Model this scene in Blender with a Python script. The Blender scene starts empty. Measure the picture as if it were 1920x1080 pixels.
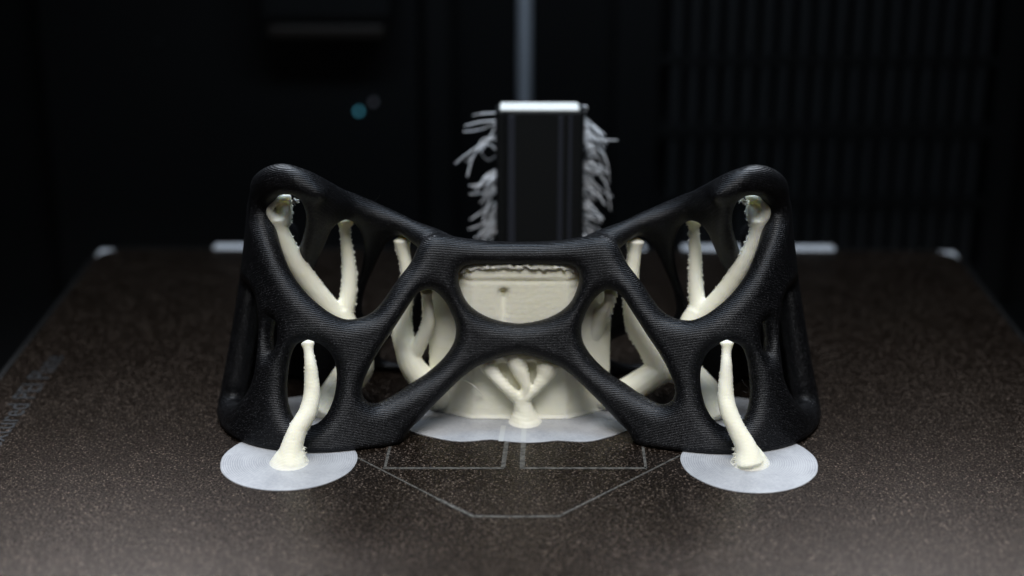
import bpy, bmesh, math, random
import numpy as np
from mathutils import Vector
random.seed(7); rng = np.random.default_rng(7)
SC = bpy.context.scene
COL = SC.collection
MM = 0.001

# ------------------------------------------------------------------ camera, world, lamps, exposure
CAM_F, CAM_H = 3050.0, 153.6            # focal length in pixels of the 1920 wide photograph, camera height in mm
PITCH, YAW = math.radians(19.67), math.radians(0.47)
cd = bpy.data.cameras.new('camera')
cam = bpy.data.objects.new('camera', cd); COL.objects.link(cam)
cam.location = (0, 0, CAM_H*MM)
cam.rotation_euler = (math.pi/2 - PITCH, 0, YAW)
cd.sensor_width = 36.0; cd.lens = 36.0*CAM_F/1920
cd.clip_start = 0.01; cd.clip_end = 20
cd.dof.use_dof = True; cd.dof.focus_distance = 0.352; cd.dof.aperture_fstop = 7.2
cd.dof.aperture_blades = 0
SC.camera = cam

w = bpy.data.worlds.new("World"); SC.world = w; w.use_nodes = True
bg = w.node_tree.nodes['Background']
bg.inputs[0].default_value = (0.62, 0.78, 1.0, 1); bg.inputs[1].default_value = 0.010

def area(name, loc, target, size, size_y, power, color, spread=180):
    ld = bpy.data.lights.new(name, 'AREA'); ld.shape = 'RECTANGLE'
    ld.size = size*MM; ld.size_y = size_y*MM; ld.energy = power; ld.color = color; ld.spread = math.radians(spread)
    o = bpy.data.objects.new(name, ld); COL.objects.link(o)
    o.location = Vector(loc)*MM
    d = Vector(target) - Vector(loc)
    o.rotation_euler = d.to_track_quat('-Z', 'Y').to_euler()
    return o
for sx in (-1, 1):
    area('chamber_light_bar', (sx*135, 478, 236), (sx*100, 220, 0), 110, 40, 0.088, (0.86, 0.92, 1.0), 54)
area('overhead_lamp', (0, 356, 246), (0, 345, 0), 200, 50, 0.26, (0.68, 0.83, 1.0), 150)
area('front_room_lamp', (0, 40, 620), (0, 290, 0), 420, 300, 6.3, (1.0, 0.975, 0.95))
sl_ = bpy.data.lights.new('added_tower_spot', 'SPOT'); sl_.energy = 0.85; sl_.color = (0.82, 0.93, 1.0)  # unseen spot, added to brighten the tower top
sl_.spot_size = math.radians(15); sl_.spot_blend = 0.8; sl_.shadow_soft_size = 0.006
so = bpy.data.objects.new('added_tower_spot', sl_); COL.objects.link(so); so.location = (0.004, 0.425, 0.246)
so.rotation_euler = (Vector((4, 404, 55))*MM - so.location).to_track_quat('-Z', 'Y').to_euler()

SC.view_settings.view_transform = 'Standard'; SC.view_settings.look = 'None'
SC.view_settings.gamma = 1; SC.view_settings.exposure = 0
SC.render.engine = 'CYCLES'

# ------------------------------------------------------------------ picture <-> place (used while modelling only)
_s, _c = math.sin(PITCH), math.cos(PITCH); _sp, _cp = math.sin(YAW), math.cos(YAW)
VF = np.array((-_sp*_c, _cp*_c, -_s)); VR = np.array((_cp, _sp, 0)); VU = np.array((-_sp*_s, _cp*_s, _c))
def proj(P):
    d = np.asarray(P, float) - np.array((0, 0, CAM_H))
    D = d @ VF
    return np.stack([960 + CAM_F*(d @ VR)/D, 540 - CAM_F*(d @ VU)/D], -1)
def ray(px, py): return VF + (px-960)/CAM_F*VR + (540-py)/CAM_F*VU
def at_z(px, py, z=0.0):
    d = ray(px, py); return d*((z-CAM_H)/d[2]) + np.array((0, 0, CAM_H))
def at_y(px, py, y):
    d = ray(px, py); return d*(y/d[1]) + np.array((0, 0, CAM_H))
def mm_per_px(P): return float((np.asarray(P)-np.array((0, 0, CAM_H))) @ VF)/CAM_F

# ------------------------------------------------------------------ materials
def mat(name, color=(0.5, 0.5, 0.5), rough=0.5, **kw):
    m = bpy.data.materials.new(name); m.use_nodes = True
    b = m.node_tree.nodes['Principled BSDF']
    b.inputs['Base Color'].default_value = (*color, 1); b.inputs['Roughness'].default_value = rough
    for k, v in kw.items(): b.inputs[k.replace('_', ' ')].default_value = v
    return m
class N:
    def __init__(s, m): s.t = m.node_tree; s.b = s.t.nodes['Principled BSDF']
    def new(s, kind, **kw):
        n = s.t.nodes.new(kind)
        for k, v in kw.items():
            if hasattr(n, k): setattr(n, k, v)
            else: n.inputs[k].default_value = v
        return n
    def link(s, a, b): s.t.links.new(a, b)
    def coords(s, scale=(1, 1, 1)):
        tc = s.new('ShaderNodeTexCoord'); mp = s.new('ShaderNodeMapping'); mp.inputs['Scale'].default_value = scale
        s.link(tc.outputs['Object'], mp.inputs[0]); return mp.outputs[0]
    def noise(s, vec, scale, detail=2, rough=0.5):
        n = s.new('ShaderNodeTexNoise'); n.inputs['Scale'].default_value = scale
        n.inputs['Detail'].default_value = detail; n.inputs['Roughness'].default_value = rough
        if vec is not None: s.link(vec, n.inputs['Vector'])
        return n.outputs[0]
    def ramp(s, fac, stops):
        r = s.new('ShaderNodeValToRGB'); e = r.color_ramp.elements
        while len(e) < len(stops): e.new(0.5)
        for el, (p, c) in zip(e, stops):
            el.position = p; el.color = (*c, 1) if len(c) == 3 else c
        s.link(fac, r.inputs[0]); return r.outputs[0]
    def math(s, op, a, b=None):
        n = s.new('ShaderNodeMath', operation=op)
        for i, v in enumerate((a, b)):
            if v is None: continue
            if isinstance(v, (int, float)): n.inputs[i].default_value = v
            else: s.link(v, n.inputs[i])
        return n.outputs[0]
    def bump(s, h, dist, strength=1.0, prev=None):
        n = s.new('ShaderNodeBump'); n.inputs['Distance'].default_value = dist; n.inputs['Strength'].default_value = strength
        s.link(h, n.inputs['Height'])
        if prev is not None: s.link(prev, n.inputs['Normal'])
        return n.outputs[0]
def layer_wave(n, vec, pitch_mm, distort=0.0):
    wv = n.new('ShaderNodeTexWave', wave_type='BANDS', bands_direction='Z', wave_profile='SIN')
    # Blender's wave has a period of 2*pi/20 over its scale
    wv.inputs['Scale'].default_value = (2*math.pi/20)/(pitch_mm*MM)
    wv.inputs['Distortion'].default_value = distort; wv.inputs['Detail'].default_value = 1
    wv.inputs['Detail Scale'].default_value = 0.3
    n.link(vec, wv.inputs['Vector']); return wv.outputs['Fac']

def make_black_print():
    m = mat('black_printed_plastic', (0.006, 0.006, 0.007), 0.42); n = N(m); v = n.coords()
    lay = layer_wave(n, v, 0.35, 0.8)
    fz = n.noise(v, 4200, 2, 0.6); big = n.noise(v, 160, 3)
    b1 = n.bump(lay, 0.00007, 0.75); b2 = n.bump(fz, 0.00008, 0.6, b1)
    n.link(b2, n.b.inputs['Normal'])
    n.link(n.ramp(fz, [(0.40, (0.0015, 0.0016, 0.002)), (0.58, (0.003, 0.0032, 0.004)), (0.72, (0.055, 0.057, 0.064))]), n.b.inputs['Base Color'])
    n.link(n.ramp(big, [(0.3, (0.34,)*3), (0.7, (0.42,)*3)]), n.b.inputs['Roughness'])
    n.b.inputs['Specular IOR Level'].default_value = 0.24; n.b.inputs['Specular Tint'].default_value = (0.90, 0.94, 1, 1); n.b.inputs['Sheen Weight'].default_value = 0.0; n.b.inputs['Sheen Tint'].default_value = (0.7, 0.8, 1, 1)
    return m
def make_cream(name, sub=0.4):
    m = mat(name, (0.74, 0.72, 0.52), 0.6, Specular_IOR_Level=0.3); n = N(m); v = n.coords()
    lay = layer_wave(n, v, 0.28, 0.8)
    st = n.noise(n.coords((1, 1, 9)), 220, 3); fz = n.noise(v, 900, 3); big = n.noise(v, 60, 2)
    b1 = n.bump(lay, 0.00006, 0.4); b2 = n.bump(st, 0.00015, 0.15, b1); b3 = n.bump(fz, 0.0001, 0.2, b2)
    n.link(b3, n.b.inputs['Normal'])
    n.link(n.ramp(big, [(0.3, (0.85, 0.84, 0.69)), (0.7, (0.90, 0.895, 0.77))]), n.b.inputs['Base Color'])
    n.b.inputs['Subsurface Weight'].default_value = sub
    n.b.inputs['Subsurface Radius'].default_value = (1.0, 0.9, 0.55); n.b.inputs['Subsurface Scale'].default_value = 0.0026
    return m
def make_brim(name, cx, cy):
    m = mat(name, (0.36, 0.375, 0.41), 0.5); n = N(m)
    tc = n.new('ShaderNodeTexCoord'); mp = n.new('ShaderNodeMapping'); mp.inputs['Location'].default_value = (-cx*MM, -cy*MM, 0)
    n.link(tc.outputs['Object'], mp.inputs[0])
    wv = n.new('ShaderNodeTexWave', wave_type='RINGS', rings_direction='Z')
    wv.inputs['Scale'].default_value = (2*math.pi/20)/(0.5*MM); wv.inputs['Distortion'].default_value = 1.5
    wv.inputs['Detail Scale'].default_value = 0.2
    n.link(mp.outputs[0], wv.inputs['Vector'])
    big = n.noise(mp.outputs[0], 130, 4); fine = n.noise(mp.outputs[0], 1500, 2)
    mix = n.math('ADD', n.math('MULTIPLY', wv.outputs['Fac'], 0.2), n.math('ADD', n.math('MULTIPLY', big, 0.6), n.math('MULTIPLY', fine, 0.28)))
    n.link(n.ramp(mix, [(0.30, (0.205, 0.217, 0.24)), (0.68, (0.355, 0.368, 0.392))]), n.b.inputs['Base Color'])
    n.link(n.bump(mix, 0.00015, 0.6), n.b.inputs['Normal'])
    return m
def make_plate():
    m = mat('textured_sheet', (0.02, 0.018, 0.016), 0.5); n = N(m); v = n.coords()
    g = n.noise(v, 2050, 3, 0.8); g2 = n.noise(v, 430, 2); big = n.noise(v, 22, 4)
    vo = n.new('ShaderNodeTexVoronoi'); vo.inputs['Scale'].default_value = 2300; n.link(v, vo.inputs['Vector'])
    sp = n.math('MULTIPLY', n.ramp(vo.outputs['Color'], [(0.62, (0,)*3), (0.95, (1,)*3)]), n.ramp(vo.outputs['Distance'], [(0.25, (1,)*3), (0.5, (0,)*3)]))
    base = n.ramp(g, [(0.35, (0.001, 0.0008, 0.0007)), (0.50, (0.0025, 0.002, 0.0017)), (0.70, (0.030, 0.024, 0.0195))])
    vb = n.new('ShaderNodeTexVoronoi'); vb.inputs['Scale'].default_value = 1750; n.link(v, vb.inputs['Vector'])
    sb = n.math('MULTIPLY', n.ramp(vb.outputs['Color'], [(0.55, (0,)*3), (0.95, (1,)*3)]), n.ramp(vb.outputs['Distance'], [(0.14, (1,)*3), (0.30, (0,)*3)]))
    gl = n.math('MINIMUM', n.math('ADD', n.math('MULTIPLY', sp, 0.55), n.math('MULTIPLY', sb, 0.6)), 1.0)      # metallic grains that only glint
    mb_ = n.new('ShaderNodeMix', data_type='RGBA'); n.link(gl, mb_.inputs[0])
    n.link(base, mb_.inputs[6]); mb_.inputs[7].default_value = (0.44, 0.405, 0.38, 1); n.link(gl, n.b.inputs['Metallic'])
    mu = n.new('ShaderNodeMix', data_type='RGBA', blend_type='MULTIPLY'); mu.inputs[0].default_value = 1
    n.link(mb_.outputs[2], mu.inputs[6]); n.link(n.ramp(big, [(0.3, (0.80, 0.68, 0.60)), (0.7, (1.1, 0.95, 0.84))]), mu.inputs[7])
    n.link(mu.outputs[2], n.b.inputs['Base Color'])
    h = n.math('ADD', n.math('MULTIPLY', g, 0.7), n.math('MULTIPLY', g2, 0.3))
    n.link(n.bump(h, 0.00017, 0.6), n.b.inputs['Normal'])
    n.b.inputs['Roughness'].default_value = 0.31; n.link(n.ramp(g, [(0.44, (0.12,)*3), (0.66, (0.55,)*3)]), n.b.inputs['Specular IOR Level'])
    n.b.inputs['Specular Tint'].default_value = (1.0, 0.76, 0.60, 1)
    return m
M_BLACK = make_black_print(); M_CREAM = make_cream('natural_support_plastic'); M_PLATE = make_plate()
M_CHAMBER = mat('black_chamber_plastic', (0.0035, 0.0038, 0.0042), 0.55)
M_SLAT = mat('black_vent_plastic', (0.03, 0.031, 0.032), 0.5)
M_LINE = mat('faint_printed_line', (0.13, 0.125, 0.115), 0.5)
_n = N(M_LINE); _v = _n.coords()
_n.link(_n.ramp(_n.noise(_v, 900, 3), [(0.32, (0.018, 0.017, 0.015)), (0.66, (0.085, 0.082, 0.075))]), _n.b.inputs['Base Color'])
M_TEXT = mat('faint_lettering', (0.014, 0.0155, 0.018), 0.5)
M_METAL = mat('bare_bed_metal', (0.85, 0.90, 0.97), 0.45)
M_ROD = mat('steel_rod', (0.75, 0.80, 0.88), 0.4, Metallic=0.2)
M_TOWER = mat('black_tower_plastic', (0.006, 0.0065, 0.007), 0.5, Specular_IOR_Level=0.25)
M_RIB = mat('tower_rib_reflection_tone', (0.022, 0.024, 0.032), 0.5, Specular_IOR_Level=0.3)  # paler than the column: reflections on the ribs put into the colour
M_WHITE = mat('white_tower_top', (0.83, 0.84, 0.82), 0.4)
M_STRAND = mat('grey_white_strand', (0.68, 0.69, 0.72), 0.5)
M_BRIMLINE = mat('pale_brim_stripe', (0.36, 0.375, 0.385), 0.5)
M_BROWN = mat('dull_brown_edge', (0.035, 0.026, 0.02), 0.5)
M_CYAN = mat('small_cyan_glow', (0.05, 0.22, 0.30), 0.3)
M_CYAN.node_tree.nodes['Principled BSDF'].inputs['Emission Color'].default_value = (0.1, 0.45, 0.6, 1)
M_CYAN.node_tree.nodes['Principled BSDF'].inputs['Emission Strength'].default_value = 0.9  # slight emission put into the cyan spot
M_SCREW = mat('dull_screw', (0.62, 0.56, 0.60), 0.4)

# ------------------------------------------------------------------ object helpers (all lengths in mm)
def empty(name, loc, label, cat, group=None):
    o = bpy.data.objects.new(name, None); COL.objects.link(o)
    o.location = Vector(loc)*MM; o.empty_display_size = 0.01
    tag(o, label, cat, group); return o
def tag(o, label=None, cat=None, group=None, kind=None):
    for k, v in (('label', label), ('category', cat), ('group', group), ('kind', kind)):
        if v: o[k] = v
    return o
def link(name, me, material, parent=None, smooth=True):
    o = bpy.data.objects.new(name, me); COL.objects.link(o)
    me.materials.clear(); me.materials.append(material)
    if smooth: me.shade_smooth()
    if parent is not None:
        o.parent = parent; o.matrix_parent_inverse.identity()
        o.location = -parent.location           # mesh data stays in place coordinates
    return o
def mesh_from(name, V, Fc):
    me = bpy.data.meshes.new(name); me.from_pydata([tuple(v) for v in np.asarray(V)*MM], [], [tuple(int(i) for i in f) for f in Fc])
    me.update(); return me
def remesh(name, V, Fc, voxel, smooth=2, adapt=0.0):
    """union of closed overlapping shells -> one continuous surface (voxel size in mm)"""
    me = bpy.data.meshes.new(name + '_raw')
    me.from_pydata([tuple(v) for v in V], [], [tuple(int(i) for i in f) for f in Fc]); me.update()
    o = bpy.data.objects.new(name + '_raw', me); COL.objects.link(o)
    md = o.modifiers.new('r', 'REMESH'); md.mode = 'VOXEL'; md.voxel_size = voxel; md.adaptivity = adapt
    if smooth:
        sm = o.modifiers.new('s', 'SMOOTH'); sm.factor = 0.5; sm.iterations = smooth
    dg = bpy.context.evaluated_depsgraph_get(); dg.update()
    out = bpy.data.meshes.new_from_object(o.evaluated_get(dg))
    bpy.data.objects.remove(o); bpy.data.meshes.remove(me)
    co = np.empty(len(out.vertices)*3, np.float32); out.vertices.foreach_get('co', co)
    return out, co.reshape(-1, 3)
def finish(out, co):
    out.vertices.foreach_set('co', (co*MM).astype(np.float32).ravel()); out.update(); return out
class MB:
    def __init__(s): s.V = []; s.F = []
    def add(s, V, F):
        k = len(s.V); s.V += [tuple(v) for v in V]; s.F += [tuple(i+k for i in f) for f in F]; return s
    def box(s, x0, x1, y0, y1, z0, z1):
        V = [(x, y, z) for z in (z0, z1) for y in (y0, y1) for x in (x0, x1)]
        return s.add(V, [(0, 2, 3, 1), (4, 5, 7, 6), (0, 1, 5, 4), (2, 6, 7, 3), (0, 4, 6, 2), (1, 3, 7, 5)])
    def prism(s, poly, z0, z1):
        n = len(poly)
        V = [(x, y, z0) for x, y in poly] + [(x, y, z1) for x, y in poly]
        return s.add(V, [tuple(range(n))[::-1], tuple(range(n, 2*n))] + [(i, (i+1) % n, n+(i+1) % n, n+i) for i in range(n)])
    def tube(s, pts, rad, k=10, jitter=0.0):
        pts = np.asarray(pts, float); rad = np.broadcast_to(np.asarray(rad, float), (len(pts),)); n = len(pts)
        T = np.gradient(pts, axis=0); T /= np.linalg.norm(T, axis=1)[:, None] + 1e-9
        up = np.array((0, 1, 0.01)); V = []
        for i in range(n):
            a = np.cross(T[i], up)
            if np.linalg.norm(a) < 1e-3: a = np.cross(T[i], (1, 0, 0))
            a /= np.linalg.norm(a); b = np.cross(T[i], a)
            for j in range(k):
                t = 2*math.pi*j/k; r = rad[i]*(1 + (rng.normal()*jitter if jitter else 0))
                V.append(pts[i] + r*(math.cos(t)*a + math.sin(t)*b))
        V += [pts[0]-T[0]*rad[0]*.5, pts[-1]+T[-1]*rad[-1]*.5]
        F = [(i*k+j, i*k+(j+1) % k, (i+1)*k+(j+1) % k, (i+1)*k+j) for i in range(n-1) for j in range(k)]
        F += [(n*k, (j+1) % k, j) for j in range(k)] + [(n*k+1, (n-1)*k+j, (n-1)*k+(j+1) % k) for j in range(k)]
        return s.add(V, F)
    def build(s, name, material, parent=None, smooth=False, bevel=0.0):
        me = mesh_from(name, s.V, s.F)
        bm = bmesh.new(); bm.from_mesh(me)
        bmesh.ops.recalc_face_normals(bm, faces=bm.faces)
        if bevel: bmesh.ops.bevel(bm, geom=[e for e in bm.edges if e.calc_face_angle(0) > 0.5], offset=bevel*MM, segments=2, affect='EDGES', profile=0.6)
        bm.to_mesh(me); bm.free()
        return link(name, me, material, parent, smooth)
def spline(pts, step=None, n=None, closed=False):
    """Catmull-Rom through pts (any number of columns)"""
    P = np.asarray(pts, float); m = len(P)
    if closed: Q = np.vstack([P[-1], P, P[0], P[1]]); seg = m
    else: Q = np.vstack([2*P[0]-P[1], P, 2*P[-1]-P[-2]]); seg = m-1
    out = []
    for i in range(seg):
        a, b, c, d = Q[i:i+4]
        L = np.linalg.norm((c-b)[:3]); k = n if n else max(1, int(round(L/step)))
        t = np.arange(k)[:, None]/k
        out.append(0.5*((2*b) + (-a+c)*t + (2*a-5*b+4*c-d)*t**2 + (-a+3*b-3*c+d)*t**3))
    if not closed: out.append(P[-1:])
    return np.vstack(out)
def poly_sdf(poly, X, Y):
    """signed distance, positive inside"""
    P = np.asarray(poly, np.float32); Q = np.roll(P, -1, 0)
    shp = X.shape; X = X.ravel().astype(np.float32); Y = Y.ravel().astype(np.float32)
    best = np.full(X.shape, 1e9, np.float32); ins = np.zeros(X.shape, bool)
    for (x0, y0), (x1, y1) in zip(P, Q):
        ex, ey = x1-x0, y1-y0; L = ex*ex+ey*ey
        if L < 1e-9: continue
        dx, dy = X-x0, Y-y0
        t = np.clip((dx*ex+dy*ey)/L, 0, 1)
        best = np.minimum(best, (dx-ex*t)**2 + (dy-ey*t)**2)
        c = (y0 > Y) != (y1 > Y)
        if abs(ey) > 1e-9: ins ^= c & (X < ex*(Y-y0)/ey + x0)
    return (np.sqrt(best)*np.where(ins, 1, -1)).reshape(shp)
def blur(A, sig, h):
    k = int(math.ceil(3*sig/h)); g = np.exp(-0.5*(np.arange(-k, k+1)*h/sig)**2); g /= g.sum()
    for ax in (0, 1):
        pad = [(0, 0), (0, 0)]; pad[ax] = (k, k)
        B = np.pad(A, pad, mode='edge'); out = np.zeros_like(A)
        for i, wgt in enumerate(g):
            sl = [slice(None)]*2; sl[ax] = slice(i, i+A.shape[ax]); out += wgt*B[tuple(sl)]
        A = out
    return A
def surface_nets(f):
    """f>0 inside; returns vertices in index units and quads"""
    ins = f > 0; nx, ny, nz = f.shape
    c = np.stack([ins[i:nx-1+i, j:ny-1+j, k:nz-1+k] for i in (0, 1) for j in (0, 1) for k in (0, 1)], -1).sum(-1)
    act = (c > 0) & (c < 8); idx = -np.ones(act.shape, np.int64); idx[act] = np.arange(act.sum())
    I, J, K = np.nonzero(act); S = np.zeros((len(I), 3)); W = np.zeros(len(I))
    for ax in range(3):
        for a in (0, 1):
            for b in (0, 1):
                o = [0, 0, 0]; oth = [q for q in range(3) if q != ax]; o[oth[0]] = a; o[oth[1]] = b
                e = o.copy(); e[ax] += 1
                f0 = f[I+o[0], J+o[1], K+o[2]]; f1 = f[I+e[0], J+e[1], K+e[2]]
                cr = (f0 > 0) != (f1 > 0); t = np.where(cr, f0/np.where(cr, f0-f1, 1), 0)
                p = np.stack([I+o[0], J+o[1], K+o[2]], -1).astype(float); p[:, ax] += t
                S += p*cr[:, None]; W += cr
    V = S/W[:, None]; F = []
    for ax in range(3):
        a, b = [q for q in range(3) if q != ax]
        sl0 = [slice(None)]*3; sl1 = [slice(None)]*3; sl0[ax] = slice(0, -1); sl1[ax] = slice(1, None)
        g0 = ins[tuple(sl0)]; g1 = ins[tuple(sl1)]
        cr = g0 != g1
        E = np.array(np.nonzero(cr)).T; E = E[(E[:, a] > 0) & (E[:, b] > 0) & (E[:, a] < f.shape[a]-1) & (E[:, b] < f.shape[b]-1)]
        def at(da, db):
            q = E.copy(); q[:, a] += da; q[:, b] += db; return idx[q[:, 0], q[:, 1], q[:, 2]]
        quad = np.stack([at(-1, -1), at(0, -1), at(0, 0), at(-1, 0)], -1)
        flip = g0[E[:, 0], E[:, 1], E[:, 2]] ^ (ax == 1)
        quad[~flip] = quad[~flip][:, ::-1]; F.append(quad)
    return V, np.vstack(F)

# ------------------------------------------------------------------ setting: sheet, heated bed, chamber
plate_poly = [(-127, -20), (128, -20), (128, 459), (123.5, 463.5), (-122.5, 463.5), (-127, 459)]
plate = MB().prism(plate_poly, -0.6, 0).build('build_plate', M_PLATE); tag(plate, kind='structure')
bed = MB().box(-129, 130, -20, 467.5, -8, -0.65).build('heated_bed', M_CHAMBER); tag(bed, kind='structure')
for x0, x1, y0, y1 in ((-127.9, -123.6, 458.5, 465.2), (124.4, 128.9, 458.5, 465.2)):
    MB().box(x0, x1, y0, y1, -0.64, -0.05 if 0 else -0.61).build('bed_corner', M_METAL, bed)
for p0, p1 in ((394, 545), (1196, 1216), (1273, 1570)):
    a, b = at_z(p0+6, 466)[0], at_z(p1-6, 466)[0]
    MB().box(a, b, 464.0, 468.3, -0.62, 0.3).build('bed_tab', M_METAL, bed, bevel=0.2)
floor_ = MB().box(-420, 420, -60, 700, -70, -60).build('chamber_floor', M_CHAMBER); tag(floor_, kind='structure')
# raised first-layer lines left on the sheet
def strip(P, wd, z0, z1):
    P = np.asarray(P, float)[:, :2]; T = np.gradient(P, axis=0); T /= np.linalg.norm(T, axis=1)[:, None]
    Nn = np.stack([-T[:, 1], T[:, 0]], -1); wd = np.broadcast_to(wd, (len(P),))[:, None]
    L, R_ = P+Nn*wd/2, P-Nn*wd/2; n = len(P)
    V = [(*p, z) for z in (z0, z1) for A in (L, R_) for p in A]
    F = []
    for i in range(n-1):
        F += [(2*n+i, 2*n+i+1, 3*n+i+1, 3*n+i), (i, n+i, n+i+1, i+1), (i, i+1, 2*n+i+1, 2*n+i), (n+i, 3*n+i, 3*n+i+1, n+i+1)]
    F += [(0, 2*n, 3*n, n), (n-1, 2*n-1, 4*n-1, 3*n-1)]
    return V, F
def plate_line(pix, wd):
    V, F = strip([at_z(*p) for p in pix], wd, 0.004, 0.05)
    MB().add(V, F).build('printed_line', M_LINE, plate)
plate_line([(668, 857), (760, 904), (820, 935)], 0.45); plate_line([(820, 935), (850, 950), (884, 967)], 0.9)
plate_line([(884, 968), (960, 969), (1050, 968)], 0.75); plate_line([(1050, 967), (1160, 912), (1277, 853)], 0.5)
plate_line([(718, 878), (840, 878), (945, 878)], 0.9); plate_line([(975, 878), (1090, 878), (1212, 878)], 0.9)
plate_line([(722, 876), (728, 850), (735, 825)], 0.6); plate_line([(943, 877), (947, 850), (950, 828)], 1.0)
plate_line([(979, 877), (980, 850), (982, 828)], 1.1); plate_line([(1211, 878), (1207, 850), (1204, 826)], 0.6)
# lettering along the left edge of the sheet
tc_ = bpy.data.curves.new('lettering', 'FONT'); tc_.body = 'Textured PEI Plate'; tc_.size = 0.0078; tc_.extrude = 0.00002
to = bpy.data.objects.new('lettering_raw', tc_); COL.objects.link(to)
dg = bpy.context.evaluated_depsgraph_get(); tme = bpy.data.meshes.new_from_object(to.evaluated_get(dg)); bpy.data.objects.remove(to)
lt = bpy.data.objects.new('lettering', tme); COL.objects.link(lt); tme.materials.clear(); tme.materials.append(M_TEXT)
lt.parent = plate; lt.location = (-0.1215, 0.319, 0.00003); lt.rotation_euler = (0, 0, math.pi/2)
lt.location = (-0.1155, 0.319, 0.00003)

# chamber walls
BW = 575.0
bwall = MB().box(-420, 420, BW+14, BW+20, -60, 251.5).build('chamber_back_wall', M_CHAMBER); tag(bwall, kind='structure')
lw = MB().box(-232, -226, 235, BW+14, -60, 251.5).build('chamber_left_wall', M_CHAMBER); tag(lw, kind='structure')
ceil = MB().box(-226, 226, 262, BW+14, 252, 260).build('chamber_ceiling', M_CHAMBER); tag(ceil, kind='structure')
rw = MB().box(226, 232, 235, BW+14, -60, 251.5).build('chamber_right_wall', M_CHAMBER); tag(rw, kind='structure')
def bx(px, y=BW): return float(at_y(px, 300, y)[0])
def bz(py, y=BW): return float(at_y(1500, py, y)[2])
# panels of the back wall
pan = empty('back_panel', (bx(400), BW+14, -60), 'plain matte black panel left of the rod at the back of the chamber', 'panel')
MB().box(bx(90), bx(790), BW+2, BW+14, -58, 251).build('panel_face', M_CHAMBER, pan, bevel=1.2)
MB().box(bx(797), bx(850), BW-4, BW+14, -58, 251).build('panel_edge', M_CHAMBER, pan, bevel=2)
vent = empty('vent_grille', (bx(1540), BW+14, -60), 'black slotted vent grille on the right of the chamber back wall', 'vent grille')
fr = MB(); x0, x1 = bx(1236), bx(1852); pitch = (x1-x0)/18.6
fr.box(bx(1150), x0-0.6, BW, BW+13.6, -58, 251); fr.box(x1+0.6, bx(1905), BW, BW+13.6, -58, 251)
fr.build('frame', M_CHAMBER, vent, bevel=0.8)
rows = [(-150, 108), (124, 234), (262, 370), (392, 500)]
bars = [(108, 124), (234, 262), (370, 392), (500, 640)]
for a, b in bars: MB().box(x0-0.5, x1+0.5, BW-0.2, BW+13.4, bz(b), bz(a)).build('cross_bar', M_CHAMBER, vent, bevel=0.5)
sl_cache = {}
for ri, (a, b) in enumerate(rows):
    z0, z1 = bz(b)+0.05, bz(a)-0.05
    src = MB().box(-pitch*.27, pitch*.27, 0.4, 12.8, z0, z1).build('slat', M_SLAT, vent, bevel=0.7)
    for k in range(18):
        o = src if k == 0 else src.copy()
        if k: COL.objects.link(o); o.parent = vent
        o.location = Vector((x0+pitch*(k+0.8), BW + (-1.5 if ri == 0 else 0), 0))*MM - vent.location
# housing at the top left, screws, small cyan spot
hs = empty('chute_housing', (bx(620), BW-18, bz(70, BW-20)), 'dark rounded box with dull brown lower edge, hanging high on the back wall', 'housing')
MB().box(bx(498, BW-20), bx(742, BW-20), BW-22, BW-0.5, bz(44, BW-20), bz(-110, BW-20)).build('body', M_CHAMBER, hs, bevel=3)
MB().box(bx(512, BW-20), bx(728, BW-20), BW-20, BW-2, bz(74, BW-20), bz(45, BW-20)).build('lower_lip', M_BROWN, hs, bevel=2)
def disc(name, px, py, r, m, label, cat):
    P = at_y(px, py, BW-0.0); V = []; k = 14
    for y, rr in ((BW+2, r), (BW+0.5, r), (BW-0.2, r*.8)):
        V += [(P[0]+rr*math.cos(2*math.pi*i/k), y, P[2]+rr*math.sin(2*math.pi*i/k)) for i in range(k)]
    F = [(j*k+i, j*k+(i+1) % k, (j+1)*k+(i+1) % k, (j+1)*k+i) for j in range(2) for i in range(k)] + [tuple(range(2*k, 3*k)), tuple(range(k))[::-1]]
    return tag(MB().add(V, F).build(name, m), label, cat)
disc('cyan_spot', 672, 210, 0.7, M_CYAN, 'tiny emissive cyan spot on the black back wall left of the rod', 'glow_spot')
disc('screw_head', 700, 193, 0.9, M_SCREW, 'tiny dull grey screw just right of the cyan spot', 'screw')
disc('wall_screw', 295, 82, 1.0, M_SLAT, 'very dark screw high on the left of the back wall', 'screw')
# rod
rp = at_y(984, 0, 540)
rod = MB().tube([(rp[0], 540, -55), (rp[0], 540, 120), (rp[0], 540, 251)], 2.45, 24).build('steel_rod', M_ROD, smooth=True)
tag(rod, 'vertical grey steel rod rising behind the black tower', 'rod')

# ------------------------------------------------------------------ the black printed lattice frame
X0 = -1.3                                       # its plane of symmetry
C0 = [(0, 335), (12, 334), (22, 331), (32, 327), (43, 324.3), (52, 325.3), (59, 328.8), (64, 335), (66.6, 343), (67, 354), (65, 365), (61, 375)]
C1 = [(0, 343), (11, 343), (20, 342), (29, 339), (38, 336.5), (46, 336), (52, 338.5), (55.6, 344), (57, 352), (56.5, 362), (54, 370), (50, 377)]
def resample(P, n):
    Q = spline(P, n=40); L = np.r_[0, np.cumsum(np.linalg.norm(np.diff(Q, axis=0), axis=1))]
    u = np.linspace(0, L[-1], n); return np.stack([np.interp(u, L, Q[:, 0]), np.interp(u, L, Q[:, 1])], -1), L[-1]
NS = 600
_, LS = resample(C0, 10)
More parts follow.
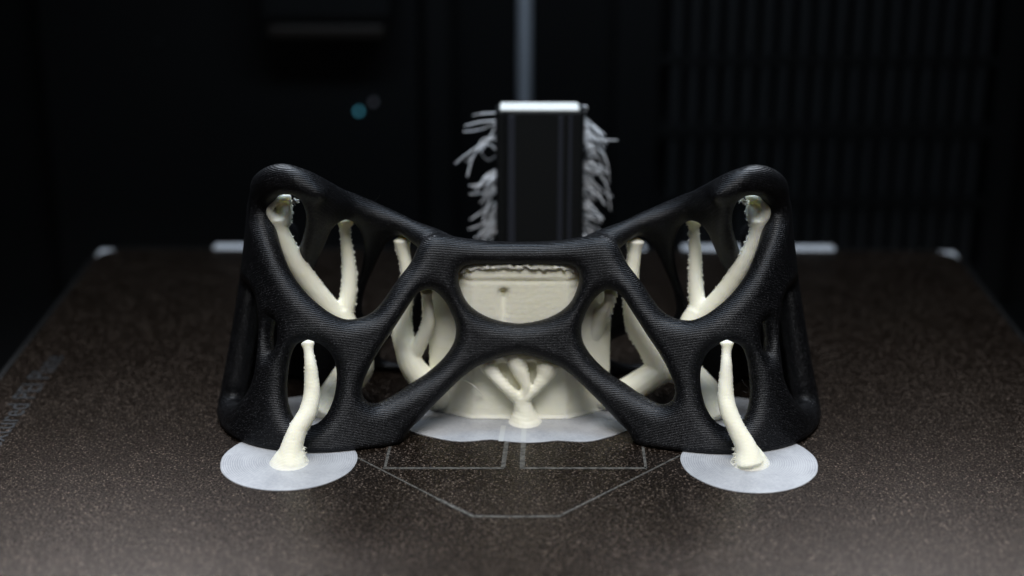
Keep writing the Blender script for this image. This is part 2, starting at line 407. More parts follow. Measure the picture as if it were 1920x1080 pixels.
# keep matching control points together: same parameter along both curves
A0 = spline(C0, n=60); A1 = spline(C1, n=60)
LL = np.r_[0, np.cumsum(np.linalg.norm(np.diff((A0+A1)/2, axis=0), axis=1))]; SMAX = LL[-1]
def front_P(s, z, n=0.0):
    """s: signed length along the wall (negative = left), z height, n offset outward"""
    a = np.abs(s); sg = np.where(s < 0, -1.0, 1.0)
    wgt = 1-(1-np.clip(z/60, -0.1, 1.0))**1.4
    def ev(a):
        x = np.interp(a, LL, A0[:, 0])*(1-wgt) + np.interp(a, LL, A1[:, 0])*wgt
        y = np.interp(a, LL, A0[:, 1])*(1-wgt) + np.interp(a, LL, A1[:, 1])*wgt
        return x, y
    x, y = ev(a); e = 1.2
    xa, ya = ev(np.maximum(a-e, 0)); xb, yb = ev(np.minimum(a+e, SMAX))
    xa = np.where(a < e, -ev(np.maximum(e-a, 0))[0], xa); ya = np.where(a < e, ev(np.maximum(e-a, 0))[1], ya)
    tx, ty = xb-xa, yb-ya; L = np.hypot(tx, ty); nx, ny = ty/L, -tx/L       # outward in plan
    nz = 0.13; q = math.sqrt(1+nz*nz)
    return np.stack([X0 + sg*(x + nx*n/q), y + ny*n/q, z + nz*n/q], -1)
h = 0.42
sg_ = np.arange(-SMAX, SMAX+h, h); zg = np.arange(-2.0, 67, h)
# inversion table: left half, camera-facing
si = np.arange(-SMAX, 0.01, 0.25); zi = np.arange(-6, 70, 0.25)
SI, ZI = np.meshgrid(si, zi, indexing='ij')
PX = proj(front_P(SI, ZI)); face = np.gradient(PX[..., 0], axis=0) > 0.02
tabs = PX[face]; tabsz = np.stack([SI[face], ZI[face]], -1)
def inv(pts):
    out = []
    for p in pts:
        if len(p) == 3: out.append(p[1:]); continue
        d = ((tabs-np.array(p))**2).sum(1); i = np.argsort(d)[:6]; wg = 1/(d[i]+0.05)
        out.append((tabsz[i]*wg[:, None]).sum(0)/wg.sum())
    return np.array(out)
SZ = 'sz'
outer = [(980, 452), (950, 452), (910, 450), (870, 445), (848, 441), (825, 437), (806, 439), (791, 450), (782, 462), (772, 488), (753, 515), (735, 541), (718, 566),
         (700, 585), (680, 595), (652, 599), (625, 590), (598, 572), (572, 548), (545, 514), (521, 470), (504, 430), (497, 404), (500, 386), (513, 371),
         (536, 363), (560, 366), (590, 376), (612, 378), (616, 362), (602, 343), (575, 322), (552, 309), (528, 304), (506, 309), (484, 329), (468, 354)]
o_sz = inv(outer); s_end = o_sz[-1]
tail = [(s_end[0]-5, 49.5), (s_end[0]-11, 45), (s_end[0]-20, 41), (-SMAX+6, 38), (-SMAX+2.5, 34), (-SMAX+2.5, 20), (-SMAX+2.5, 6), (-SMAX+3, -7)]
arch = inv([(765, 806), (781, 791), (801, 770), (822, 749), (842, 730), (868, 706), (895, 686), (924, 675), (950, 667), (980, 664)])
foot_in = [(arch[0][0]-2.5, -3), (arch[0][0]-4, -7)]
left_poly = np.vstack([spline(np.vstack([o_sz, tail]), n=5), np.array([(-SMAX+3, -9), (arch[0][0]-6, -9)]), spline(np.vstack([foot_in[::-1], arch]), n=5)])
left_poly[0][0] = 0.6; left_poly[-1][0] = 0.6
holes_px = [
 [(800, 542), (787, 545), (775, 557), (763, 575), (747, 600), (730, 627), (713, 651), (699, 675), (687, 699), (680, 718), (679, 738), (688, 752), (705, 757), (725, 749), (750, 735), (773, 719), (800, 701), (827, 677), (844, 656), (853, 637), (855, 615), (850, 597), (838, 571), (824, 553), (812, 544)],
 [(577, 639), (557, 645), (545, 668), (539, 701), (537, 736), (541, 764), (551, 786), (567, 798), (586, 798), (604, 787), (618, 766), (628, 736), (631, 701), (626, 676), (616, 657), (598, 643)],
 [(470, 533), (461, 565), (452, 600), (441, 660), (434, 720), (437, 748), (450, 755), (466, 742), (481, 712), (488, 677), (493, 620), (493, 575), (486, 545)],
 [(517, 594), (523, 610), (523, 635), (517, 655), (510, 661), (507, 632), (511, 606)],
]
center_hole = [(980, 496), (940, 496), (900, 496), (880, 497), (867, 501), (861, 512), (861, 531), (873, 562), (891, 581), (915, 595), (941, 603), (980, 607)]
SG, ZG = np.meshgrid(sg_, zg, indexing='ij'); AS = -np.abs(SG)
half = np.arange(-SMAX-h, 0.01, h)
HS, HZ = np.meshgrid(half, zg, indexing='ij')
sd = poly_sdf(left_poly, HS, HZ)
# the half polygon is cut at s = 0.6, so distances near the middle come from top and bottom edges only
def to_full(F2):
    return np.stack([np.interp(-np.abs(sg_), half, F2[:, j]) for j in range(F2.shape[1])], 1)
lp = left_poly.copy(); full_poly = np.vstack([lp[::-1][:-0 or None], np.stack([-lp[:, 0], lp[:, 1]], -1)])
lp = left_poly[(left_poly[:, 0] < 0)]
full_poly = np.vstack([lp, np.stack([-lp[::-1, 0], lp[::-1, 1]], -1)])
SD = poly_sdf(full_poly, SG, ZG)
ch = inv(center_hole); ch = spline(ch, n=5); ch = ch[ch[:, 0] < 0]
SD = np.minimum(SD, -poly_sdf(np.vstack([ch, np.stack([-ch[::-1, 0], ch[::-1, 1]], -1)]), SG, ZG))
for hp in holes_px:
    hd = poly_sdf(spline(inv(hp), n=4, closed=True), HS, HZ)
    SD = np.minimum(SD, -to_full(hd))
SD = np.clip(SD, -6, 6); SD = blur(SD, 0.42, h)
def shell(SD, T, R, hn, z, param):
    nn = np.arange(-T-1.5*hn, T+1.6*hn, hn)
    R_ = R; base = 1-np.maximum(0, 1-SD/R_)**2
    f = base[:, :, None] - (nn[None, None, :]/T)**2
    f = np.minimum(f, (z[None, :, None]+0.0)*0.5)
    f = np.pad(f, 1, constant_values=-0.5)
    V, Q = surface_nets(f); V -= 1
    return V, Q, nn
V, Q, nn = shell(SD, 3.1, 3.0, 0.5, zg, None)
S_ = sg_[0] + V[:, 0]*h; Z_ = zg[0] + V[:, 1]*h; N_ = nn[0] + V[:, 2]*0.5
VA = front_P(S_, Z_, N_); VA[:, 2] = np.maximum(VA[:, 2], 0.0)
QA = Q
# ---- rear wall: a leaning sheet under the same rim. u = distance from the middle, z height
rim_px = [(984, 455), (950, 454), (900, 451), (860, 445), (830, 433), (800, 421), (770, 406), (740, 391), (700, 374), (660, 354), (620, 334), (585, 317), (555, 311), (530, 306), (505, 312)]
rimY = [343, 343.5, 344, 345, 345.5, 346.5, 348, 349, 349.5, 349, 347, 344, 342, 340.5, 339.5]
_iv = inv(rim_px[8:]); _fy = [float(front_P(a, b)[1]) for a, b in _iv]
for k_, wt in zip(range(8, 15), (0, 0.1, 0.5, 0.85, 1, 1, 1)): rimY[k_] = rimY[k_]*(1-wt) + _fy[k_-8]*wt
rim = np.array([at_y(px, py, Y) for (px, py), Y in zip(rim_px, rimY)])
ru = X0 - rim[:, 0]; ru, ry, rz = ru, rim[:, 1], rim[:, 2]
o_ = np.argsort(ru); ru, ry, rz = ru[o_], ry[o_], rz[o_]
def rear_P(u, z, n=0.0):
    a = np.abs(u); sgn = np.where(u < 0, -1.0, 1.0)
    yr = np.interp(a, ru, ry); zr = np.interp(a, ru, rz)
    d = np.clip(zr-z, -3, 60)
    e_ = np.maximum(d-2, 0); y = yr - 0.13*d + 0.85*(np.sqrt(e_*e_+36)-6) - 0.0035*e_*e_
    return np.stack([X0 + u, y - n*0.9, z + n*0.35], -1)
ug = np.arange(-62, 62+h, h)
UG, ZU = np.meshgrid(ug, zg, indexing='ij')
ui = np.arange(0, 62, 0.25); UI, ZI2 = np.meshgrid(ui, zi, indexing='ij'); PX2 = proj(rear_P(-UI, ZI2))
t2 = PX2.reshape(-1, 2); t2uz = np.stack([UI.ravel(), ZI2.ravel()], -1)
def inv2(pts):
    out = []
    for p in pts:
        d = ((t2-np.array(p))**2).sum(1); i = np.argsort(d)[:6]; wg = 1/(d[i]+0.05)
        out.append((t2uz[i]*wg[:, None]).sum(0)/wg.sum())
    return np.array(out)
top = np.stack([ru, rz-0.2], -1); top = top[top[:, 0] > 0.3]
hp2 = np.vstack([spline(top, n=4), [(58, 50), (61, 40), (62, 20), (62, -9)]])
full2 = np.vstack([hp2, np.stack([-hp2[::-1, 0], hp2[::-1, 1]], -1)])
SD2 = poly_sdf(full2, UG, ZU)
rear_holes = [inv2(q) for q in (
 [(520, 369), (540, 364), (559, 371), (569, 395), (569, 425), (562, 462), (552, 478), (534, 470), (512, 440), (500, 412), (499, 388), (507, 374)],
 [(645, 414), (628, 424), (612, 452), (596, 490), (584, 520), (584, 560), (598, 596), (628, 604), (650, 585), (664, 550), (677, 505), (682, 460), (674, 430), (660, 416)],
 [(748, 443), (733, 449), (717, 470), (700, 505), (684, 545), (680, 585), (700, 604), (735, 600), (768, 575), (790, 530), (800, 490), (795, 462), (775, 446)],
 [(770, 625), (735, 632), (712, 655), (722, 676), (765, 681), (800, 672), (808, 645)],
)]
rear_holes += [np.array([(0, 27), (-12, 25), (-17, 17), (-13, 9), (0, 7), (13, 9), (17, 17), (12, 25)])]
for k, q in enumerate(rear_holes):
    hd = poly_sdf(spline(q, n=4, closed=True), np.abs(UG) if k < 4 else UG, ZU)
    SD2 = np.minimum(SD2, -hd)
SD2 = blur(np.clip(SD2, -6, 6), 0.6, h)
V, Q, nn = shell(SD2, 3.6, 3.8, 0.5, zg, None)
VB = rear_P(ug[0]+V[:, 0]*h, zg[0]+V[:, 1]*h, nn[0]+V[:, 2]*0.5); VB[:, 2] = np.maximum(VB[:, 2], 0.0)
jn = MB()
for mir in (1, -1):                              # fillet where wing rim and bridge run together
    q = np.array([(*at_y(px, py, Y), rp*mm_per_px(at_y(px, py, Y))) for px, py, Y, rp in
        ((885, 474, 343.5, 20), (850, 466, 344.2, 23), (820, 456, 345, 27), (793, 443, 346, 25), (762, 426, 347.3, 19), (725, 404, 348.7, 14), (685, 385, 349.3, 12))])
    if mir < 0: q[:, 0] = 2*X0 - q[:, 0]
    q = spline(q, step=0.8); jn.tube(q[:, :3], q[:, 3], 20)
VJ = np.array(jn.V)
tri = [f for f in jn.F if len(f) == 3]; qd = [f for f in jn.F if len(f) == 4]
Vall = np.vstack([VA, VB, VJ]); nb = len(VA)+len(VB)
Qall = [tuple(f) for f in np.vstack([QA, Q+len(VA)])] + [tuple(i+nb for i in f) for f in jn.F]
fm, fco = remesh('lattice_frame', Vall, Qall, 0.42, smooth=3)
ed = np.empty(len(fm.edges)*2, np.int64); fm.edges.foreach_get('vertices', ed); ed = ed.reshape(-1, 2)
deg = np.bincount(ed.ravel(), minlength=len(fco))[:, None]
ax_ = np.abs(fco[:, 0]-X0)
msk = np.clip(1-(np.sqrt((ax_-43)**2 + (fco[:, 1]-340)**2 + (fco[:, 2]-59)**2)-13)/6, 0, 1)            # wing tip
msk = np.maximum(msk, np.clip(1-(np.sqrt((ax_-20.5)**2 + (fco[:, 1]-345)**2 + (fco[:, 2]-46)**2)-10)/6, 0, 1))   # shoulder
msk = np.maximum(msk, np.clip((42 - fco[:, 1])*0 + (fco[:, 2]-38)/4, 0, 1)*np.clip((26-ax_)/6, 0, 1)*0.8)[:, None]
fco = fco.astype(np.float64)
for _ in range(40):
    acc = np.stack([np.bincount(ed[:, 0], fco[ed[:, 1], k], len(fco)) + np.bincount(ed[:, 1], fco[ed[:, 0], k], len(fco)) for k in range(3)], -1)
    fco += msk*0.6*(acc/deg - fco)
fco[:, 2] = np.maximum(fco[:, 2], 0.02)
frame = link('lattice_frame', finish(fm, fco), M_BLACK)
tag(frame, 'black printed lattice frame with two raised wings and oval openings, standing on the dark sheet', 'printed part')

for q_ in ([(1391, 712, 323), (1397, 722, 322.6), (1404, 729, 322.4), (1401, 737, 322.8), (1394, 733, 323)], [(1252, 745, 326), (1258, 735, 325.4), (1266, 722, 325), (1270, 700, 325)],
           [(1195, 545, 334), (1202, 533, 333.6), (1208, 521, 333.6)], [(700, 338+40, 346), (708, 372, 345.4), (712, 366, 345.2)]):
    MB().tube(spline([at_y(*p) for p in q_], step=.4), 0.045, 5).build('loose_hair', M_TOWER, frame, smooth=True)

# ------------------------------------------------------------------ cream supports
def P3(px, py, Y, rpx):
    p = at_y(px, py, Y); return (*p, rpx*mm_per_px(p))
def branch(mb, pts, k=14, jit=0.006):
    Q = spline(pts, step=0.8); mb.tube(Q[:, :3], Q[:, 3], k, jit); return Q
def fringe(Q, side, dens, ln, a=0.0, b=1.0, mb=None):
    """torn flakes along one side of a branch: side is -1 / +1 in x"""
    L = np.r_[0, np.cumsum(np.linalg.norm(np.diff(Q[:, :3], axis=0), axis=1))]
    for _ in range(int(L[-1]*(b-a)*dens)):
        t = L[-1]*(a + (b-a)*random.random())
        p = np.array([np.interp(t, L, Q[:, i]) for i in range(4)])
        i = min(max(int(np.searchsorted(L, t)), 1), len(Q)-1)
        T = Q[i, :3]-Q[i-1, :3]; T /= np.linalg.norm(T)
        out = np.array((T[2], 0, -T[0])); out /= np.linalg.norm(out)+1e-9
        if out[0]*side < 0: out = -out
        yj = random.uniform(-0.3, 0.3); out = out*math.sqrt(1-yj*yj) + np.array((0, yj, 0))
        base = p[:3] + out*p[3]*0.85; l = p[3]*0.13 + ln*random.uniform(0.1, 1.0)*(0.35+0.65*abs(math.sin(t*1.9)))
        wv = T*random.uniform(0.10, 0.24); th = np.array((0, random.uniform(.08, .2), 0))
        tip = base + out*l + T*random.uniform(-0.35, 0.5)*ln + np.array((0, 0, -0.1))
        mid = base + out*l*0.55 + T*random.uniform(-.1, .1)
        V = [base-wv*1.4-th, base+wv*1.4-th, base+wv+th, base-wv+th, mid-wv*.8-th*.7, mid+wv*.8-th*.7, mid+wv*.6+th*.7, mid-wv*.6+th*.7, tip]
        mb.add(V, [(0, 1, 5, 4), (1, 2, 6, 5), (2, 3, 7, 6), (3, 0, 4, 7), (4, 5, 8), (5, 6, 8), (6, 7, 8), (7, 4, 8), (3, 2, 1, 0)])
def tree_mesh(name, mb, parent, voxel=0.33, smooth=3, rough=0.018):
    me, co = remesh(name, np.array(mb.V), mb.F, voxel, smooth)
    # uneven, layered surface
    nrm = np.empty(len(me.vertices)*3, np.float32); me.vertices.foreach_get('normal', nrm); nrm = nrm.reshape(-1, 3)
    z = co[:, 2]; lay = np.sin(z*2*math.pi/0.9 + 0.4*np.sin(co[:, 0]))*0.35 + np.sin(z*7.3+co[:, 0]*0.8)*0.35 + np.sin(z*2.1+1.3*co[:, 0])*0.6
    co = co + nrm*(lay*rough)[:, None]*np.array((1, 1, 0.2)); co[:, 2] = np.maximum(co[:, 2], 0.19)
    return link(name, finish(me, co.astype(np.float32)), M_CREAM, parent)
def brim_mesh(name, outline, parent, cx, cy, material=None, top=0.22):
    V = [(x, y, 0.01) for x, y in outline] + [(x, y, top) for x, y in outline]
    V = []; n = len(outline)
    o = np.array(outline); c = np.array((cx, cy))
    for z, sc in ((0.01, 1.0), (top*.7, 1.0), (top, 0.985)):
        V += [(*(c+(p-c)*sc), z) for p in o]
    F = [(j*n+i, j*n+(i+1) % n, (j+1)*n+(i+1) % n, (j+1)*n+i) for j in range(2) for i in range(n)]
    F += [tuple(range(2*n, 3*n)), tuple(range(n))[::-1]]
    return MB().add(V, F).build(name, material or make_brim('brim_film', cx, cy), parent)
def circle(cx, cy, r, n=72, wob=0.006):
    ph = random.random()*6
    return [(cx+r*(1+wob*math.sin(3*t+ph)+wob*.4*math.sin(11*t))*math.cos(t), cy+r*(1+wob*math.sin(2*t+ph))*math.sin(t)) for t in np.linspace(0, 2*math.pi, n, endpoint=False)]

def front_tree(pts, base, bc, label, lean, side):
    root = empty('tree_support', (base[0], base[1], 0), label, 'print support', 'cream tree supports under the black frame')
    mb = MB(); Q = branch(mb, pts)
    # flared foot
    b0 = at_z(*bc[:2]); mb.tube([(b0[0], b0[1], -0.6), (b0[0], b0[1], 0.1), (b0[0]+lean*.1, b0[1], 0.6), (b0[0]+lean*.3, b0[1], 1.5), (b0[0]+lean*.9, b0[1]+.3, 3.4)], [4.9, 4.5, 4.0, 3.5, 2.5], 20)
    tree_mesh('trunk', mb, root)
    f = MB(); fringe(Q, side, 4, 0.22, 0.05, 0.95, f); fringe(Q, side, 14, 0.9, 0.02, 0.16, f); fringe(Q, -side, 1.2, 0.35, 0.1, 0.9, f)
    tag(f.build('frayed_edge', M_CREAM, root), kind='stuff')
    brim_mesh('brim', circle(base[0], base[1], 14.7), root, base[0], base[1])
    return root
front_tree([P3(544, 868, 316.5, 29), P3(547, 841, 317.2, 22), P3(558, 806, 318.4, 18), P3(577, 773, 320, 17.5), P3(584.5, 740, 321.5, 16), P3(584, 710, 322.5, 14), P3(582, 682, 323.2, 11.5), P3(579, 662, 324, 9.6), P3(578, 651, 324.5, 10.5), P3(577, 643, 325, 14)],
           (-50.9, 318.4), (545, 868), 'cream bent trunk on the left pale disc, rising in the left oval opening', 0.8, 1)
front_tree([P3(1404, 868, 316.5, 29), P3(1399, 840, 317.2, 21), P3(1382, 806, 318.4, 17), P3(1367, 773, 320, 17), P3(1361, 742, 321.5, 15.5), P3(1361, 712, 322.5, 13.5), P3(1362, 684, 323.2, 11), P3(1362, 664, 324, 9.3), P3(1363, 652, 324.5, 10), P3(1363, 643, 325, 14)],
           (48.6, 318.3), (1404, 868), 'cream bent trunk on the right pale disc, rising in the right oval opening', -0.8, -1)

def flare_top(mb, px, py, Y, w_, h_, n=5):
    """ragged flared head made of a few short tubes fanning out under the overhang"""
    for i in range(n):
        t = (i/(n-1)-0.5)*2
        mb.tube(spline([P3(px, py+h_, Y, w_*.35), P3(px+t*w_*.6, py+h_*.4, Y+random.uniform(-.6, .6), w_*.28), P3(px+t*w_*0.95, py, Y+random.uniform(-.8, .8), w_*.22)], n=4)[:, :3],
                np.linspace(w_*.3, w_*.2, 9)*0.115, 8)

def inner_tree(sign):
    """sign -1: left, +1: right (its own traced path)"""
    mb = MB(); f = MB()
    if sign < 0:
        bx_, by_ = at_z(608, 770)[:2]
        root = empty('tree_support', (bx_, by_, 0), 'cream forked support filling the left wing opening, its limbs torn at the edges', 'print support', 'cream tree supports under the black frame')
        tr = branch(mb, [P3(606, 775, 342, 36), P3(622, 748, 343.5, 30), P3(650, 712, 345, 32), P3(668, 685, 346, 34), P3(660, 645, 346.5, 28), P3(643, 608, 347, 28), P3(637, 580, 347.3, 22)])
        l1 = branch(mb, [P3(648, 610, 347, 22), P3(615, 574, 346, 20), P3(580, 530, 345, 20), P3(553, 490, 344, 19), P3(533, 450, 343.3, 17), P3(525, 425, 343, 15), P3(522, 408, 342.8, 17)])
        l2 = branch(mb, [P3(640, 600, 347, 21), P3(652, 560, 348.5, 16), P3(655, 520, 350, 14.5), P3(652, 480, 351, 12.5), P3(648, 445, 351.2, 10), P3(647, 426, 351, 11), P3(647, 416, 350.8, 17), P3(647, 409, 350.8, 20)])
        # hollow curled head of the long limb
        branch(mb, [P3(523, 420, 342.8, 14), P3(510, 406, 342.2, 9), P3(506, 392, 342.2, 8), P3(513, 379, 342.4, 8), P3(527, 372, 342.8, 7), P3(545, 370, 343, 6)], k=12, jit=.03)
        branch(mb, [P3(530, 420, 343, 13), P3(533, 402, 343.6, 16), P3(533, 386, 344, 16), P3(534, 374, 344, 12)], k=12, jit=.03)
        fringe(l1, 1, 4, 0.55, 0.38, 1.0, f); fringe(l2, 1, 4, 0.5, 0.1, 1.0, f); fringe(l2, -1, 2.5, 0.4, 0.1, 1.0, f); fringe(tr, 1, 3, 0.7, 0.3, 0.7, f)
        hd = spline([P3(531, 420, 343, 12), P3(534, 402, 343.6, 13), P3(533, 386, 344, 12), P3(535, 372, 343, 11)], step=.8); fringe(hd, 1, 9, 0.8, 0, 1, f)
        tp = spline([P3(536, 374, 342.6, 14), P3(540, 366, 342.2, 15)], step=.2); fringe(tp, 1, 14, 1.5, 0, 1, f)
    else:
        bx_, by_ = at_z(1338, 772)[:2]
        root = empty('tree_support', (bx_, by_, 0), 'cream forked support filling the right wing opening, with a side limb low on its left', 'print support', 'cream tree supports under the black frame')
        tr = branch(mb, [P3(1345, 775, 342, 36), P3(1322, 735, 343.5, 30), P3(1290, 700, 345, 30), P3(1283, 660, 346, 28), P3(1300, 610, 347, 28), P3(1310, 582, 347.3, 22)])
        branch(mb, [P3(1296, 705, 345, 22), P3(1268, 700, 345, 20), P3(1240, 685, 345.5, 26)])
        l1 = branch(mb, [P3(1300, 608, 347, 22), P3(1337, 574, 346, 20), P3(1368, 535, 345, 18), P3(1395, 492, 344, 17), P3(1413, 455, 343.3, 15), P3(1420, 430, 343, 15), P3(1421, 410, 342.8, 17)])
        l2 = branch(mb, [P3(1312, 590, 347, 20), P3(1307, 560, 348.5, 15.5), P3(1304, 520, 350, 13.5), P3(1304, 480, 351, 12), P3(1302, 445, 351.2, 10.5), P3(1301, 426, 351, 10), P3(1301, 416, 350.8, 16), P3(1301, 409, 350.8, 19)])
        branch(mb, [P3(1423, 420, 342.8, 14), P3(1435, 405, 342.2, 10), P3(1437, 390, 342.2, 9), P3(1429, 377, 342.4, 9), P3(1413, 371, 342.8, 7), P3(1398, 369, 343, 5)], k=12, jit=.03)
        branch(mb, [P3(1419, 420, 343, 14), P3(1415, 402, 343.6, 17), P3(1415, 386, 344, 16), P3(1415, 375, 344, 12)], k=12, jit=.03)
        # limb rising beside the big middle block
        l3 = branch(mb, [P3(1120, 752, 347, 20), P3(1172, 735, 345, 26), P3(1218, 707, 345, 26), P3(1238, 688, 345.5, 28), P3(1222, 650, 346, 27), P3(1196, 610, 346.5, 24), P3(1186, 570, 347, 18), P3(1184, 525, 347.5, 15), P3(1188, 490, 348, 13), P3(1190, 465, 348.3, 14), P3(1191, 452, 348.5, 19)])
        fringe(l1, -1, 6, 0.5, 0.35, 1.0, f); fringe(l1, 1, 2, 0.4, 0.6, 1.0, f); fringe(l2, -1, 6, 0.55, 0.1, 1.0, f); fringe(l2, 1, 3, 0.4, 0.1, 1.0, f)
        fringe(l3, -1, 6, 0.55, 0.40, 1.0, f)
        hd = spline([P3(1417, 415, 343, 14), P3(1414, 395, 343.8, 14), P3(1413, 376, 344, 13)], step=.8); fringe(hd, -1, 8, 0.8, 0, 1, f)
        tp = spline([P3(1410, 374, 342.6, 14), P3(1406, 366, 342.2, 15)], step=.2); fringe(tp, -1, 14, 1.5, 0, 1, f)
    tree_mesh('trunk', mb, root)
    tag(f.build('frayed_edge', M_CREAM, root), kind='stuff')
    cx_, cy_ = (-50.5, 341.5) if sign < 0 else (48.3, 341.5)
    brim_mesh('brim', circle(cx_, cy_, 11.6), root, cx_, cy_)
    return root
inner_tree(-1); inner_tree(1)

# central block with its own small tree, left limb and wide brim
cen = empty('block_support', (-1.1, 352, 0), 'large cream support block under the middle bridge, on a wide pale brim', 'print support')
def block_mesh():
    poly = [(-11.6, 340.2), (9.6, 340.2), (19.6, 346.2), (19.6, 352), (-21.8, 352), (-21.8, 345.4)]
    ol = []
    for i in range(len(poly)):
        a, b = np.array(poly[i]), np.array(poly[(i+1) % len(poly)]); k = int(np.linalg.norm(b-a)/0.5)
        ol += [a+(b-a)*t/k for t in range(k)]
    ol = np.array(ol); n = len(ol); c = np.array((-1.1, 349)); V = []; zs = np.arange(0.2, 37.6, 0.4)
    for z in zs:
        off = 0.012*math.sin(z*5.1)+0.008*rng.normal()
        if 33.4 < z < 34.0: off -= 0.12
        if z > 34.0: off += 0.2 + 0.05*math.sin(z*9)
        if z > 36.6: off += 0.05*rng.normal()
        if z < 1.0: off += 0.5
        d = ol-c; d /= np.linalg.norm(d, axis=1)[:, None]
        p = ol+d*(off + 0.03*rng.normal(size=(n, 1)))
        # narrow groove down the front (left of the middle)
        if 22.0 < z < 32.0:
            dz = min(1, (z-22)/7.5)*min(1, (32.0-z)/1.0)
            p[:, 1] += np.where(ol[:, 1] < 341, 1.25*dz*np.exp(-((ol[:, 0]+4.7)/0.85)**2), 0)
        if z > 36.8: p[:, 1] += 0.12*rng.normal(size=n)
        V += [(x, y, z) for x, y in p]
    m = len(zs)
    F = [(j*n+i, j*n+(i+1) % n, (j+1)*n+(i+1) % n, (j+1)*n+i) for j in range(m-1) for i in range(n)]
    F += [tuple(range((m-1)*n, m*n)), tuple(range(n))[::-1]]
    return MB().add(V, F).build('block', M_CREAM, cen, smooth=True)
block_mesh()
lip = MB(); lq = spline([P3(858, 508, 341.6, 6), P3(880, 502, 340.6, 6), P3(930, 500, 340.2, 6), P3(975, 499, 340.2, 6), P3(1020, 500, 340.2, 7), P3(1065, 502, 340.6, 6), P3(1087, 508, 341.6, 5)], step=0.6)
lq[:, 2] += 0.22*np.sin(lq[:, 0]*2.1)*np.sin(lq[:, 0]*0.7+1); lip.tube(lq[:, :3], lq[:, 3], 10, 0.28)
lip.build('ragged_lip', M_CREAM, cen, smooth=True)
mb = MB(); f = MB()
b0 = at_z(984, 794)
mb.tube([(b0[0], b0[1]+.6, -0.4), (b0[0], b0[1]+.6, 0.3), (b0[0]-.1, b0[1]+.6, 1.4), (b0[0]-.2, b0[1]+.5, 3), (b0[0]-.4, b0[1]+.4, 6)], [4.2, 3.8, 3.1, 2.4, 1.7], 16)
branch(mb, [P3(979, 772, 338.6, 16), P3(977, 754, 338.4, 15), P3(975, 742, 338.3, 14)])
la = branch(mb, [P3(975, 750, 338.2, 12), P3(950, 729, 337.8, 11), P3(928, 704, 338.6, 13), P3(912, 680, 339.4, 17), P3(905, 660, 340, 16)])
lb = branch(mb, [P3(978, 752, 338.2, 11), P3(986, 725, 338, 10), P3(977, 700, 338.6, 15), P3(969, 676, 339.4, 20), P3(968, 652, 340, 20)])
lc = branch(mb, [P3(978, 752, 338.2, 11), P3(1004, 730, 337.8, 9), P3(1020, 707, 338.6, 16), P3(1028, 684, 339.4, 24), P3(1036, 662, 340, 20)])
lcap = branch(mb, [P3(898, 684, 339.6, 8), P3(930, 672, 339.7, 10), P3(960, 667, 339.8, 11), P3(1000, 668, 339.8, 11), P3(1020, 673, 339.7, 10), P3(1050, 684, 339.6, 8)], jit=.1)
fringe(la, 1, 5, .4, 0.1, 1, f); fringe(lb, 1, 6, .4, .2, 1, f); fringe(lc, -1, 4, .35, .1, 1, f)
tree_mesh('branched_prop', mb, cen, 0.3, 1, 0.06)
mb = MB()
l1 = branch(mb, [P3(838, 752, 346, 20), P3(812, 730, 344, 26), P3(775, 690, 343.5, 24), P3(762, 655, 344.5, 22), P3(755, 625, 345.3, 20), P3(757, 590, 346, 15), P3(764, 545, 347, 13), P3(762, 500, 348, 12), P3(756, 470, 348.5, 13), P3(754, 449, 348.7, 17)])
l2 = branch(mb, [P3(775, 665, 344, 16), P3(792, 635, 343.5, 14), P3(803, 605, 342.8, 13), P3(802, 575, 342, 11), P3(800, 555, 341, 10), P3(800, 546, 340.7, 13)])
fringe(l1, -1, 5, .5, .45, 1, f); fringe(l1, 1, 5, .5, .45, .85, f); fringe(l2, -1, 3, .4, .2, 1, f)
tree_mesh('side_limb', mb, cen)
mb = MB()
l3 = branch(mb, [P3(1095, 650, 347.5, 26), P3(1120, 603, 345.2, 19), P3(1138, 575, 342, 12), P3(1144, 558, 341, 11), P3(1145, 547, 340.7, 13)])
fringe(l3, 1, 8, .6, .45, 1, f)
tree_mesh('side_limb', mb, cen)
tag(f.build('frayed_edge', M_CREAM, cen), kind='stuff')
# wide brim round the block
bo = [at_z(*p)[:2] for p in [(765, 806), (800, 818), (850, 828), (885, 828), (920, 825), (955, 829), (990, 831), (1025, 829), (1045, 827), (1100, 829), (1145, 819), (1182, 804)]]
bo += [(24.5, 341), (23.5, 348), (22, 357), (10, 360), (-12, 360), (-24, 357), (-26, 348), (-27.5, 341)]
bo = spline(bo, step=1.5, closed=True)
brim_mesh('brim', [tuple(p) for p in bo], cen, -1.1, 356, top=0.24)
for pa, pb in (((939, 829), (944, 800)), ((981, 830), (983, 801))):
    V, F = strip([at_z(*pa)[:2], (at_z(*pa)[:2]+at_z(*pb)[:2])/2, at_z(*pb)[:2]], 1.1, 0.2, 0.262)
    MB().add(V, F).build('brim_stripe', M_BRIMLINE, cen)
MB().tube(spline([at_y(870, 714, 338.8), at_y(882, 719, 338), at_y(893, 728, 338), at_y(905, 742, 339.5)], step=.4), 0.14, 6).build('loose_thread', M_CREAM, cen, smooth=True)

# small black thread and scraps on the sheet
th = MB().tube(spline([at_z(1200, 828, .3), at_z(1211, 831, .4), at_z(1220, 833, .3), at_z(1226, 839, .25)], step=.5), 0.22, 6).build('plastic_thread', M_TOWER, smooth=True)
tag(th, 'short black thread of plastic on the sheet beside the right foot', 'thread')

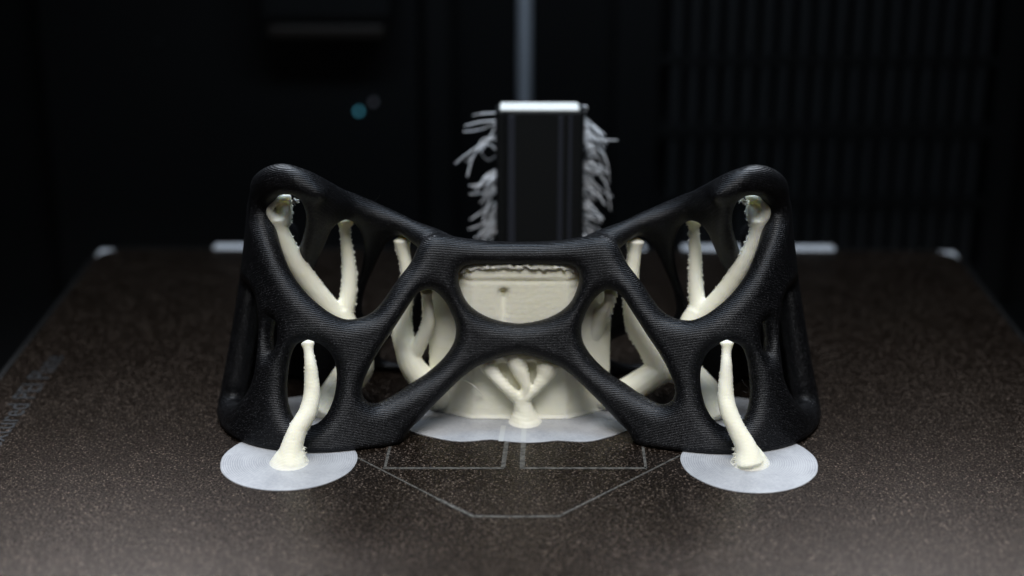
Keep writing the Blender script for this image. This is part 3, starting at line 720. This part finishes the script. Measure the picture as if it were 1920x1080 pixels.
# ------------------------------------------------------------------ prime tower with strands
tw = empty('purge_tower', (4, 406, 0), 'black square column with white top and frayed grey strands down both sides', 'tower')
Y0, Y1 = 399.0, 407.5
prof = [(-7.4, Y0+1.2), (-6.6, Y0), (-5.6, Y0), (-5.2, Y0+.5), (-4.6, Y0+.5), (-4.2, Y0), (13.0, Y0), (14.2, Y0), (15.0, Y0+1.2), (15.0, Y1), (-7.4, Y1)]
MB().prism(prof, 0.3, 57.7).build('column', M_TOWER, tw, bevel=0.35)
for a, b, m in ((-4.3, -2.5, M_RIB), (8.4, 9.6, M_RIB), (11.0, 11.9, M_RIB)):
    MB().box(a, b, Y0-0.25, Y0+0.4, 0.5, 56.9).build('rib', m, tw, bevel=0.12)
MB().box(-6.3, 13.6, Y0+0.7, Y1-0.3, 57.72, 58.5).build('top_cap', M_WHITE, tw, bevel=0.5)
def strand(P):
    MB().tube(spline(P, step=0.7), np.linspace(0.24, 0.15, len(spline(P, step=0.7))), 7, 0.05).build('strand', M_STRAND, tw, smooth=True)
def hand(px, py, Y): return at_y(px, py, Y)
L_ = [[(932, 212), (905, 213), (886, 217)], [(930, 226), (900, 229), (871, 236)], [(930, 231), (900, 243), (869, 247)], [(930, 236), (915, 262), (888, 292), (876, 332)],
      [(930, 255), (900, 272), (870, 293), (853, 308)], [(930, 262), (905, 262), (890, 290), (872, 304)], [(930, 280), (915, 270), (902, 285), (915, 300), (930, 292)],
      [(930, 335), (905, 345), (880, 348)], [(930, 362), (905, 362), (880, 364)], [(930, 380), (905, 396), (882, 412)], [(930, 400), (905, 420), (878, 430)],
      [(932, 315), (918, 350), (912, 400)], [(930, 325), (922, 365), (905, 415)], [(930, 410), (905, 440), (890, 446)]]
R_ = [[(1090, 200), (1100, 200), (1096, 215)], [(1096, 222), (1118, 240), (1130, 262), (1136, 275)], [(1098, 240), (1112, 262), (1128, 262), (1158, 263)],
      [(1094, 232), (1104, 262), (1116, 288), (1112, 300)], [(1096, 262), (1104, 280), (1096, 300)], [(1096, 280), (1120, 278), (1136, 300), (1142, 330)],
      [(1098, 300), (1115, 290), (1128, 310), (1116, 328)], [(1096, 318), (1120, 322), (1138, 350), (1145, 396)], [(1096, 330), (1116, 345), (1140, 366), (1148, 368)],
      [(1096, 350), (1118, 362), (1136, 385)], [(1094, 362), (1112, 390), (1130, 410)], [(1130, 285), (1139, 310), (1142, 345)], [(1104, 285), (1112, 310), (1138, 325)]]
for S in L_ + R_: strand([hand(x, y, random.uniform(402, 410)) for x, y in S])
for side, x_ in ((-1, 931), (1, 1095)):
    for k in range(36 if side > 0 else 22):
        y = 225+random.random()*215 if side > 0 else 310+random.random()*130
        w_ = random.uniform(14, 44)*side; dr = random.uniform(8, 45); Yd = random.uniform(400, 412)
        strand([hand(x_, y, Yd), hand(x_+w_*.5, y+dr*random.uniform(.1, .5), Yd+random.uniform(-2, 1)), hand(x_+w_*random.uniform(.7, 1.1), y+dr, Yd+random.uniform(-2, 1))])
